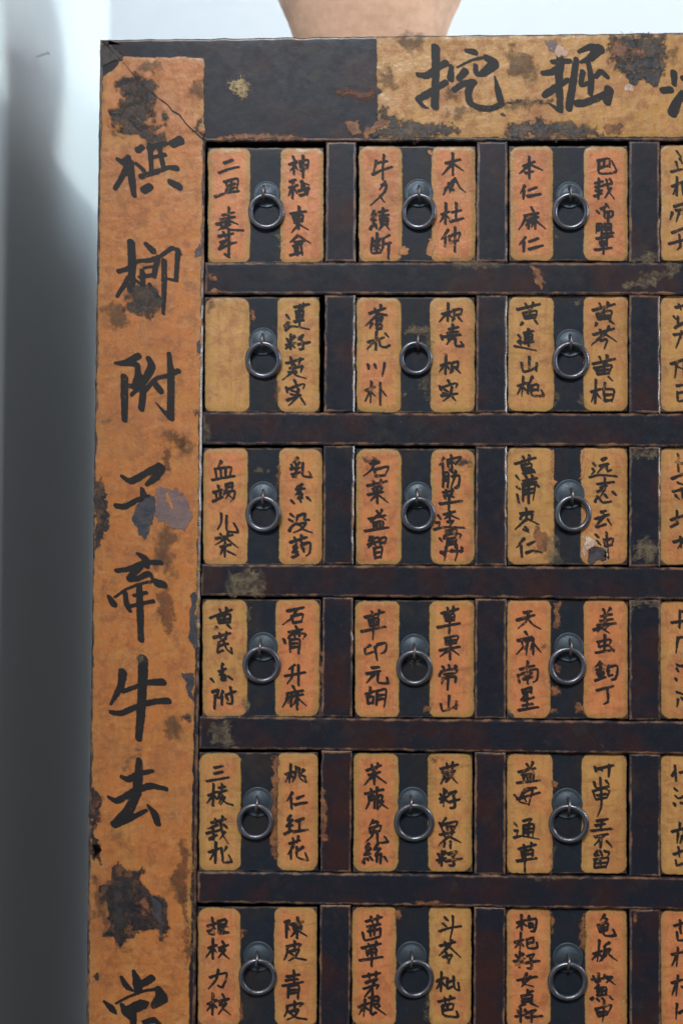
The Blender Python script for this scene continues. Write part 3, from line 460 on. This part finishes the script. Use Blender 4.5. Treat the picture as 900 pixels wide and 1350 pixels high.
# ------------------------------------------------------------------ cabinet carcass
def proj(x, z, y=0.0):
    d = np.array([x, y, z]) - CAM; q = d @ AX[2]
    return (450 + F * (d @ AX[0]) / q, 675 - F * (d @ AX[1]) / q)
CXL, CXR, ZB = -0.2757, 0.4535, -0.46
cab = empty('medicine_cabinet', (0.09, 0.2, ZF))
tag(cab, 'old black lacquered medicine cabinet with rows of small orange-labelled drawers and brush lettering', 'cabinet')
stile = slab('stile', [proj(CXL, .4992), proj(-.1764, .4037), proj(-.1764, ZF), proj(CXL, ZF)], -.0008, .024, LAC, cab, 2.6, 4.5, .25)
stile_r = slab('stile', [proj(CXR, .5055), proj(CXR, ZF), proj(.3544, ZF), proj(.3544, .4037)], -.0008, .024, LAC, cab, 2.6, 4.5, .25)
top = slab('top_rail', [proj(-.2752, .4996), proj(.4530, .5055), proj(.3541, .4035), proj(-.1759, .4035)], 0, .024, LAC, cab, 1.8, 5, .35)
XS = [(-.1758, -.0643), (-.0361, .0750), (.1033, .2146), (.2427, .3540)]
ZS = [(.4035, .2904), (.2606, .1512), (.1212, .0110), (-.0182, -.1282), (-.1578, -.2684), (-.2970, -.4085)]
for k in range(5):
    slab('rail', [proj(-.1759, ZS[k][1]), proj(.3541, ZS[k][1]), proj(.3541, ZS[k+1][0]), proj(-.1759, ZS[k+1][0])], rnd.uniform(0, .0003), .03, LAC, cab, 2.0, 6, .4)
slab('bottom_rail', [proj(-.1759, ZS[5][1]), proj(.3541, ZS[5][1]), proj(.3541, ZB), proj(-.1759, ZB)], 0, .03, LAC, cab, 2, 6, .4)
slab('base_panel', [proj(-.1759, ZB - .0005), proj(.3541, ZB - .0005), proj(.3541, ZF), proj(-.1759, ZF)], .006, .02, LAC, cab, 2, 6, 0, 40)
for k in range(6):
    for c in range(3):
        slab('muntin', [proj(XS[c][1], ZS[k][0] - .0003), proj(XS[c+1][0], ZS[k][0] - .0003), proj(XS[c+1][0], ZS[k][1] + .0003), proj(XS[c][1], ZS[k][1] + .0003)],
             rnd.uniform(.0005, .0012), .03, LAC, cab, 2.0, 5, .35)
slabbox('side_panel', CXL, CXL + .014, .0236, .50, ZF, .4845, LACP, cab)
slabbox('side_panel', CXR - .014, CXR, .0236, .50, ZF, .4845, LACP, cab)
slabbox('top_board', CXL, CXR, .0245, .505, .4848, .4986, LACP, cab)
slabbox('back_panel', CXL + .0145, CXR - .0145, .488, .497, ZF, .4843, INSIDE, cab)

# ------------------------------------------------------------------ drawers
def rbox(x0, y0, x1, y1, r, seed):
    q = random.Random(seed); ph = [q.uniform(0, 6.3) for _ in range(6)]
    rs = [r * q.uniform(.7, 1.25) for _ in range(4)]
    def f(X, Y):
        cx, cy, hx, hy = (x0+x1)/2, (y0+y1)/2, (x1-x0)/2, (y1-y0)/2
        rr = np.where(X < cx, np.where(Y < cy, rs[0], rs[1]), np.where(Y < cy, rs[2], rs[3]))
        dx = np.abs(X - cx) - hx + rr; dy = np.abs(Y - cy) - hy + rr
        d = -(np.minimum(np.maximum(dx, dy), 0) + np.hypot(np.maximum(dx, 0), np.maximum(dy, 0)) - rr)
        return d + .7 * vnoise(X, Y, 19, seed) + .28 * vnoise(X, Y, 6, seed + 1)
    return f
def lathe(prof, cx, cy, cz, axis, n=40):
    V = []; Fs = []
    for (r, h) in prof:
        for i in range(n):
            a = 2 * math.pi * i / n
            if axis == 'y': V.append((cx + r * math.cos(a), cy + h, cz + r * math.sin(a)))
            else: V.append((cx + r * math.cos(a), cy + r * math.sin(a), cz + h))
    for k in range(len(prof) - 1):
        for i in range(n):
            j = (i + 1) % n; q = (k*n+i, k*n+j, k*n+n+j, k*n+n+i)
            Fs.append(q if axis == 'z' else q[::-1])
    return V, Fs
def tube(path, r, closed, n=12, flat=(1, 1)):
    V = []; Fs = []; m_ = len(path)
    for i in range(m_):
        a = path[i-1] if (closed or i) else path[i]; b = path[(i+1) % m_] if (closed or i < m_-1) else path[i]
        t = (b - a).normalized(); up = Vector((0, 1, 0)) if abs(t.y) < .8 and closed else Vector((1, 0, 0))
        u = t.cross(up).normalized(); v = u.cross(t)
        for j in range(n):
            g = 2 * math.pi * j / n; V.append(path[i] + u * math.cos(g) * r * flat[0] + v * math.sin(g) * r * flat[1])
    for i in range(m_ if closed else m_ - 1):
        for j in range(n):
            k = (i + 1) % m_; l = (j + 1) % n
            Fs.append((i*n+j, i*n+l, k*n+l, k*n+j))
    if not closed: Fs += [tuple(range(n))[::-1], tuple(range((m_-1)*n, m_*n))]
    return V, Fs
YD = .0046
for (c, r_), dd in sorted(DR.items(), key=lambda q: (q[0][1], q[0][0])):
    (wx, wy), L, R, T, B, l0, l1, r0, r1, plx, ply, plr, rx, ry, rr, sx, sy, cl, cr = dd
    lx = lambda v: wx + v / 5; ly = lambda v: wy + v / 5
    yd = YD + rnd.uniform(-.0006, .0008)
    org = P(lx((L+R)/2), ly((T+B)/2), 0); org.y = .05
    dr = slab('drawer', [(lx(L), ly(T)), (lx(R), ly(T)), (lx(R), ly(B)), (lx(L), ly(B))], yd, .14, LACD, cab, 1.6, 3.5, .3, 9, origin=org)
    if (c, r_) == (1, 2): dr['label'] = 'drawer with its left label worn blank, right label lettered 蓮籽芡实'
    elif (c, r_) in NAMES: dr['label'] = 'drawer lettered ' + NAMES[(c, r_)]
    for side, x0, x1, tint in (('L', l0, l1, cl), ('R', r0, r1, cr)):
        f = rbox(lx(x0), ly(T + 6), lx(x1), ly(B - 6), 10.5, c * 100 + r_ * 10 + (side == 'L'))
        o = sheet('label_panel', (lx(x0) - 3, ly(T), lx(x1) + 3, ly(B)), f, yd - .0001, PAINTL, dr, 1.5, 1.5, lambda d: .0003 * sm(d, -.5, 5), 14)
        o.color = (*tint, 1)
        tx = TXT.get((c, r_, side))
        if tx: sg = strokes(tx, (wx, wy), 5.0, 1.98)
        elif c == 4 and side == 'L': sg = strokes(TXT4[r_], (820, wy), 7.5, 1.95)
        else: continue
        ink('lettering', sg, yd - .00055, dr, INK if rnd.random() < .6 else INKW, .7)
    # iron pull: backplate, staple, ring
    pc = P(lx(plx), ly(ply)); pr = plr / 5 * S
    if (c, r_) != (2, 2):
        h0 = yd - .00002
        v, f_ = lathe([(pr, .0), (pr*.995, -.0008), (pr*.96, -.0013), (pr*.90, -.0014), (pr*.85, -.0010), (pr*.7, -.0017), (pr*.45, -.0027), (pr*.2, -.0032), (.0002, -.0033)], pc.x, h0, pc.z, 'y', 36)
        obj('pull_plate', v, f_, PLATE, dr, smooth=True)
    s_ = P(lx(sx), ly(sy)); path = []
    for i in range(15):
        a = math.pi * (i / 14 - .5)
        path.append(Vector((s_.x + .0004 * math.sin(3 * a), yd - .0005 - .0105 * math.cos(a) ** .8 if abs(a) < 1.57 else yd + .002, s_.z + .0062 * math.sin(a))))
    path[0].y = path[-1].y = yd + .004
    v, f_ = tube(path, .00135, False, 10, (1.7 if (c, r_) != (3, 4) else 2.2, 1)); obj('pull_staple', v, f_, STAPLE, dr, smooth=True)
    rc = P(lx(rx), ly(ry)); Rm = rr / 5 * S; path = []; tw = rnd.uniform(-.16, .16); sqx = rnd.uniform(.97, 1.03); lean = rnd.uniform(-.0008, .0012)
    for i in range(56):
        a = 2 * math.pi * i / 56; q = math.sin(a)
        path.append(Vector((rc.x + Rm * sqx * math.cos(a) * math.cos(tw), yd - .0056 - (.0022 + lean) * q + Rm * math.cos(a) * math.sin(tw), rc.z + Rm * q)))
    v, f_ = tube(path, rnd.uniform(.0023, .0027), True, 14); obj('pull_ring', v, f_, RING, dr, smooth=True)
    DR[(c, r_)] = dd + (dr, yd)

def dstain(c, r_, key, txt, lift=.0007, **k):
    dd = DR[(c, r_)]; stain('paint_chip', key, loc(dd[0], 5.0, txt), dd[-1] - lift, dd[-2], **k)
dstain(2, 1, 'orange', "325,735 370,715 405,735 400,775 350,780 320,765")
dstain(2, 1, 'orange', "550,650 525,665 515,720 512,775 545,785 560,720")
dstain(2, 1, 'orange', "520,75 555,70 555,120 525,112", )
dstain(1, 2, 'rub', "345,130 385,122 380,210 345,205")
dstain(1, 2, 'brown', "520,560 530,560 532,760 512,740 508,640")
dstain(1, 2, 'grime', "50,60 150,55 120,110 70,120 55,160", .00048)
dstain(2, 2, 'dust', "350,260 520,230 545,330 540,420 480,300 360,330")
dstain(2, 2, 'dust', "460,600 530,560 530,730 500,740 460,660")
dstain(3, 2, 'dust', "490,70 525,70 520,130 500,130"); dstain(3, 2, 'dust', "355,690 380,690 375,760 350,770"); dstain(3, 2, 'dust', "525,690 548,690 548,780 515,740")
dstain(2, 2, 'dust', "345,690 370,690 365,740 340,735")
dstain(1, 3, 'dust', "350,195 400,180 460,185 460,210 360,215"); dstain(1, 3, 'rub', "530,170 545,170 540,330 522,330 520,230")
dstain(2, 3, 'smear', "80,110 170,110 190,140 150,170 90,170", .00048); dstain(2, 3, 'smear', "680,110 800,125 810,160 700,165", .00048)
dstain(3, 3, 'pale', "548,640 615,630 640,680 600,720 560,760 548,720"); dstain(3, 3, 'slate', "575,725 640,700 690,700 700,740 690,800 640,812 575,810")
dstain(3, 3, 'pale', "690,690 712,740 700,800 688,800"); dstain(3, 3, 'dust', "300,650 370,640 380,720 430,800 410,815 310,810"); dstain(3, 3, 'orange', "335,60 352,60 345,260 372,270 350,330 335,300")
dstain(3, 3, 'orange', "535,60 560,60 550,260 528,250"); dstain(3, 3, 'rub', "225,560 300,600 310,700 280,790 240,740 215,640", .00048)
dstain(3, 4, 'rub', "355,80 398,75 385,245 345,240"); dstain(3, 4, 'rub', "480,735 520,725 550,760 550,802 485,800"); dstain(3, 4, 'rub', "330,600 380,620 390,650 370,685 332,690")
dstain(3, 4, 'rub', "345,470 390,470 385,540 350,540"); dstain(3, 4, 'rub', "330,770 375,780 375,805 330,810"); dstain(3, 4, 'grime', "260,330 310,350 320,400 270,390", .00048)
dstain(3, 4, 'slate', "42,760 60,770 90,835 45,835")
dstain(2, 4, 'rub', "485,760 540,745 540,800 495,800"); dstain(2, 4, 'dust', "405,465 470,460 470,490 420,492")
dstain(1, 4, 'dust', "320,110 345,110 340,200 318,200"); dstain(1, 4, 'dust', "305,720 345,710 350,810 310,820")
dstain(1, 5, 'rub', "545,90 578,80 578,800 545,770 530,520 540,300"); dstain(3, 5, 'rub', "345,240 385,270 370,290 340,300"); dstain(3, 5, 'dust', "335,600 360,640 355,830 335,830")
dstain(3, 6, 'rub', "530,200 562,180 575,370 555,430 525,400"); dstain(3, 6, 'rub', "330,170 360,230 360,300 332,330"); dstain(2, 6, 'dust', "500,720 530,700 530,900 490,880")
dstain(2, 6, 'rub', "310,150 345,155 335,220 310,215"); dstain(1, 6, 'rub', "328,270 370,290 372,340 330,345"); dstain(1, 6, 'rub', "325,760 352,780 352,890 325,890")
dstain(2, 5, 'smear', "530,90 590,90 590,130 540,150", .00048); dstain(1, 1, 'dust', "520,640 548,610 548,740 525,720")
dstain(3, 1, 'dust', "355,630 375,650 370,665 355,655")

# ------------------------------------------------------------------ painted boards, lettering and wear on the frame
YP = -.00105
pst = [(136,101),(150,92),(158,82),(163,75),(200,76),(240,75),(269,75.5),(269,120),(268.5,150),(269,176),(266,181),(267,192),
       (266,330),(264,480),(262,600),(260,760),(257,900),(253.5,1100),(250.5,1250),(248,1420),(117,1420),(117.5,1300),(119,1150),(121.5,1000),(124,800),(127,600),(130,400),(133,220)]
pp = sheet('painted_panel', (112, 70, 275, 1420), lambda X, Y: poly_d(X, Y, pst) + 1.3 * vnoise(X, Y, 14, 3) + .8 * vnoise(X, Y, 5, 4), YP, PAINT, stile, 2.0, 1.5, lambda d: .0003 * sm(d, -.5, 4), 14)
pp.color = (.42, .25, .08, 1)
ptp = [(496.5,49),(700,47),(900,45),(1100,43),(1140,43),(1040,181),(900,180),(700,181),(500,181),(497,170),(498,124),(505,121),(496.5,114)]
pt = sheet('painted_panel', (490, 40, 1145, 186), lambda X, Y: poly_d(X, Y, ptp) + .9 * vnoise(X, Y, 9, 5) + .6 * vnoise(X, Y, 4, 6), -.0002, PAINT, top, 2.0, 1.5, lambda d: .0003 * sm(d, -.5, 4), 14)
pt.color = (-.02, .5, .04, 1)
YI, YT = -.0016, -.0007                                     # lettering height over stile / top rail paint
for where, win, scl, kind, tx in BIG:
    par, y = (stile, YI) if where == 'stile' else (top, YT)
    ink('painted_character', strokes(tx, win, scl, 4, 1.13), y, par, INKB if kind == 1 else ST['smear'], 1.2)
def fst(par, key, txt, win=(0, 0), scale=1.0, lift=0.0, **k):
    stain('paint_chip', key, loc(win, scale, txt), (YI if par is stile else YT) + .00012 - lift, par, **k)
W1, W2, W3, W4, W5 = ((100,40),5.0), ((100,280),4.5), ((100,580),4.82), ((100,840),4.82), ((100,1110),5.0)
W7, W8 = ((480,30),4.09), ((680,30),4.09)
fst(stile, 'smear', "275,330 340,300 420,300 520,310 560,340 540,400 530,470 500,560 470,600 490,670 600,690 610,790 480,800 420,700 350,690 300,640 230,600 205,560 250,510 310,510 300,430 262,370", *W1)
fst(stile, 'grime', "205,600 300,620 330,700 260,710 210,680", *W1); fst(stile, 'smoke', "745,640 790,580 830,570 835,700 760,690", *W1)
fst(stile, 'grime', "760,340 840,290 870,300 850,440 810,460 760,410", *W1, lift=.0001); fst(stile, 'black', "160,80 270,110 290,180 270,210 200,240 165,270", *W1)
fst(stile, 'dust', "400,210 560,190 580,250 500,290 420,280", *W1)
fst(stile, 'smear', "300,470 400,420 470,420 510,480 512,560 440,625 330,610 285,590", *W2, lift=.0002); fst(stile, 'grime', "150,590 200,540 290,530 330,620 320,665 200,685", *W2)
fst(stile, 'grime', "560,1340 620,1310 700,1330 720,1350 640,1400 560,1400", *W2); fst(stile, 'slate', "715,220 745,180 748,260 700,262", *W2); fst(stile, 'slate', "725,760 745,740 745,830 715,850", *W2)
fst(stile, 'smoke', "690,1180 745,1170 748,1210 700,1205", *W2); fst(stile, 'dust', "140,1235 200,1215 215,1255 150,1260", *W2)
fst(stile, 'slate', "370,430 400,392 440,380 500,345 512,480 497,560 452,605 410,592 360,520", *W3, lift=.00025, step=1.2)
fst(stile, 'violet', "505,312 570,305 660,330 740,460 722,540 690,578 600,555 560,520 512,540", *W3, lift=.0002, step=1.2); fst(stile, 'orange', "570,330 600,330 620,430 605,440 575,380", *W3, lift=.0003, step=1.2)
fst(stile, 'brown', "545,60 590,35 610,180 560,210 545,180", *W3); fst(stile, 'damage', "125,270 165,235 190,280 210,380 208,560 170,650 125,720 118,500", *W3)
fst(stile, 'grime', "510,560 590,560 640,620 600,720 640,880 560,900 500,800", *W3); fst(stile, 'brown', "500,960 560,950 640,1020 630,1130 600,1200 565,1240 530,1120", *W3, lift=.0001)
fst(stile, 'grime', "550,-60 640,-50 700,0 780,40 700,110 660,60 560,10", *W3); fst(stile, 'slate', "720,1000 770,960 775,1200 765,1350 710,1260 735,1200", *W3)
fst(stile, 'slate', "680,230 750,230 755,430 700,340", *W4); fst(stile, 'smoke', "660,480 730,480 720,545 670,520", *W4); fst(stile, 'grime', "560,460 660,520 700,680 620,660 540,560", *W4)
fst(stile, 'damage', "95,930 130,960 168,1010 160,1110 130,1240 160,1350 100,1420 90,1200", *W4); fst(stile, 'dust', "290,840 340,720 400,700 390,780 320,860", *W4, lift=.0001); fst(stile, 'dust', "395,95 440,125 455,150 392,150", *W4, lift=.0002, step=1.0, grow=2.0)
fst(stile, 'damage', "140,280 220,250 240,170 300,120 340,180 430,180 450,260 490,320 540,345 585,390 585,480 605,560 570,650 540,570 400,580 340,640 290,680 230,620 200,600 240,540 230,470 170,380", *W5, lift=.0001, step=1.2)
fst(stile, 'black', "235,260 330,260 385,330 330,520 300,640 235,520", *W5, lift=.0002, step=1.2); fst(stile, 'slate', "500,350 580,380 580,470 560,640 520,460", *W5, lift=.0002, step=1.2); fst(stile, 'rub', "410,390 470,350 480,420 490,490 450,500", *W5, lift=.00025, step=1.2)
fst(stile, 'grime', "110,200 240,300 250,560 300,690 430,720 300,700 190,600 110,480", *W5); fst(stile, 'grime', "620,240 720,300 720,420 660,400", *W5); fst(stile, 'black', "110,890 140,870 158,910 130,905", *W5, step=1.0, grow=2.5)
fst(stile, 'black', "95,0 150,10 168,50 160,165 110,60", *W5); fst(stile, 'brown', "690,0 740,0 760,700 740,900 700,500 640,250", *W5, lift=-.00005)
for tx in ("236,722 258,700 257,850 240,862 232,790", "222,935 250,905 251,1000 236,1012", "247,1100 254,1098 252,1260 244,1250", "137,110 165,100 175,140 150,190 137,180", "190,985 215,950 228,1000 200,1030", "140,300 170,270 190,310 150,350", "212,1010 222,1000 225,1050 214,1040"):
    stain('paint_chip', 'ochre', loc((0, 0), 1.0, tx), YI + .00035, stile, 2.0, 9.0)
ink('painted_character', strokes('235,295,30 240,400,44 235,520,36;235,290,30 330,285,38 385,330,44;240,405,26 370,395,30;310,190,30 330,400,44 325,640,30;500,350,40 570,390,50 565,640,26;205,600,30 400,575,32 600,560,34;380,200,40 440,195,34;440,430,34 490,490,40', (100, 1110), 5.0, 4), YI - .0003, stile, ST['smear'], 1.2)
# top rail
fst(top, 'smoke', "55,466 110,458 200,512 300,520 420,545 470,560 520,580 540,612 460,622 40,632 30,600 110,560 120,530", *W7, lift=.0001); fst(top, 'rub', "0,580 90,510 150,522 60,605 5,625", *W7, lift=.0002)
fst(top, 'smoke', "740,585 830,532 900,520 1010,520 1170,545 1260,580 1285,625 750,625", *W7, lift=.0001); fst(top, 'grime', "430,490 520,440 640,450 560,500 470,540", *W7); fst(top, 'grime', "600,470 900,400 1000,430 800,480", *W7)
fst(top, 'smoke', "590,448 660,445 800,412 895,408 1010,415 1010,430 900,428 800,432 690,470 620,474", *W7, lift=.0002, grow=4.0); fst(top, 'black', "735,490 755,485 758,500 735,502", *W7, step=1.0)
fst(top, 'smoke', "510,60 600,66 800,60 815,140 800,260 760,340 700,300 620,320 530,240 500,200", *W8, lift=.0001); fst(top, 'black', "610,80 660,80 655,135 615,130", *W8, lift=.00015, step=1.2); fst(top, 'smoke', "540,190 780,170 780,260 600,270 540,230", *W8, lift=.00018)
fst(top, 'black', "600,270 740,262 800,240 765,345 700,300 625,325", *W8, lift=.0002); fst(top, 'rub', "520,100 600,110 590,170 520,200", *W8, lift=.0002); fst(top, 'rub', "610,150 700,130 690,170 620,180", *W8, lift=.0002)
fst(top, 'violet', "150,85 215,90 225,180 165,150", *W8, lift=.0002, step=1.2); fst(top, 'pale', "205,115 255,110 290,165 270,192 210,178", *W8, lift=.00025, step=1.0, grow=2.5); fst(top, 'pale', "565,350 620,335 632,368 580,378", *W8, lift=.0002, step=1.0)
fst(top, 'grime', "820,150 860,130 890,180 850,230", *W8); fst(top, 'rub', "460,560 560,540 570,590 500,610", *W8, lift=.0002); fst(top, 'grime', "180,80 210,80 210,120 180,120", *W7); fst(top, 'brown', "775,110 810,95 820,130 785,135", *W7)
fst(top, 'spot', "305,105 316,101 330,112 327,130 316,133 303,118"); fst(top, 'rub', "285,179 320,175.5 360,175.5 400,179 412,184.5 285,184.5", grow=2.5, step=1.2)
fst(top, 'brown', "440,118 492,114 494,130 450,130"); fst(top, 'dust', "470,96 480,94 483,106 474,106", step=1.0, grow=2.5); fst(top, 'rub', "452,160 472,158 474,176 458,176"); fst(top, 'dust', "380,65 389,64 389,70 381,70", step=1.0, grow=2)
for tx in ("180,40 330,60 360,140 250,170 170,120", "760,150 900,170 960,300 880,330 770,260", "60,250 150,230 170,330 80,360", "420,330 520,360 500,430 420,420"):
    fst(top, 'grime', tx, *W7, lift=-.00005)
# joint crack, rails and muntins
ck = [(133,53),(150,70),(165,85),(180,104),(193,117),(214,133),(222,139),(227,146),(236,151),(246,164),(258,175),(271,187)]
for a, b, w_ in ((0, 4, .45), (4, 5, .6), (5, 11, 1.0)):
    pts = ';'.join(' '.join(f'{x},{y},{2*w_*rnd.uniform(.7,1.3):.2f}' for x, y in ck[a:b+1]) for _ in (0,))
    ink('crack', strokes(pts, (0, 0), 1.0, 1), YI - .0002, stile, INK, .6)
for tx, key in (("698,346 712,351 720,364 716,383 706,372 699,353", 'rub'), ("274,358 285,362 288,372 276,372", 'rub'), ("282,378 300,384 275,385", 'rub'), ("300,752 345,748 350,784 300,786", 'dust'),
                ("280,956 304,952 308,984 276,984", 'dust'), ("590,341 640,340 660,352 600,356", 'dust'), ("810,376 900,345 900,352 850,384", 'dust'), ("268,556 276,560 276,580 268,580", 'dust'),
                ("700,1156 740,1153 742,1160 704,1160", 'dust'), ("545,1190 575,1186 590,1193 550,1194", 'rub')):
    stain('paint_chip', key, loc((0, 0), 1.0, tx), -.0003, cab, 1.2, 4.0)
for tx, key in (("833,334 868,333 868,346 833,346", 'dust'), ("832,789 868,788 868,800 858,802 850,797 838,804 832,812", 'dust'), ("834,715 850,706 868,722 868,744 834,744", 'dust'), ("833,592 868,590 866,604 834,606", 'dust'),
                ("423,1040 430,1042 432,1110 423,1112", 'rub'), ("422,860 427,862 428,905 422,910", 'rub'), ("835,1200 842,1200 838,1222 834,1222", 'rub'), ("600,270 601,270 601,272", 'rub')):
    stain('paint_chip', key, loc((0, 0), 1.0, tx), -.0001, cab, 1.2, 4.0)

# ------------------------------------------------------------------ pot on the cabinet, nail in the wall
ZT = .4988
prof = [(.001, 0), (.057, 0)]
for i in range(61):
    h = .002 + .21 * i / 60; r = np.interp(h, [0, .0745, .110, .165, .21], [.058, .0845, .1000, .121, .133])
    prof.append((r + .00035 * math.sin(h * 900 + 2 * math.sin(h * 130)) * rnd.uniform(.4, 1), h))
prof += [(.142, .213), (.145, .220), (.144, .232), (.139, .236), (.132, .234), (.127, .20), (.09, .10), (.05, .012), (.001, .010)]
CLAY = simple('terracotta', (.72, .43, .29), .75, 0, .16, 350, .12, .25)
v, f_ = lathe(prof, -.0276, .155, ZT, 'z', 72)
pot = obj('clay_pot', v, f_, CLAY, None, smooth=True, origin=(-.0276, .155, ZT)); tag(pot, 'pale terracotta clay pot standing on top of the cabinet', 'pot')
nb, nh = Vector((XW - .004, .158, .537)), Vector((XW + .0118, .160, .5435)); dn = (nh - nb).normalized()
path = [nb, nb + (nh - nb) * .93, nh]
v, f_ = tube(path, .0011, False, 10)
v2, f2 = tube([nh, nh + dn * .0009], .0026, False, 12)
f_ = list(f_) + [tuple(i + len(v) for i in q) for q in f2]
nl = obj('nail', list(v) + list(v2), f_, NAILM, None, smooth=False, origin=nb); tag(nl, 'small steel nail sticking out of the pale wall left of the cabinet', 'nail')
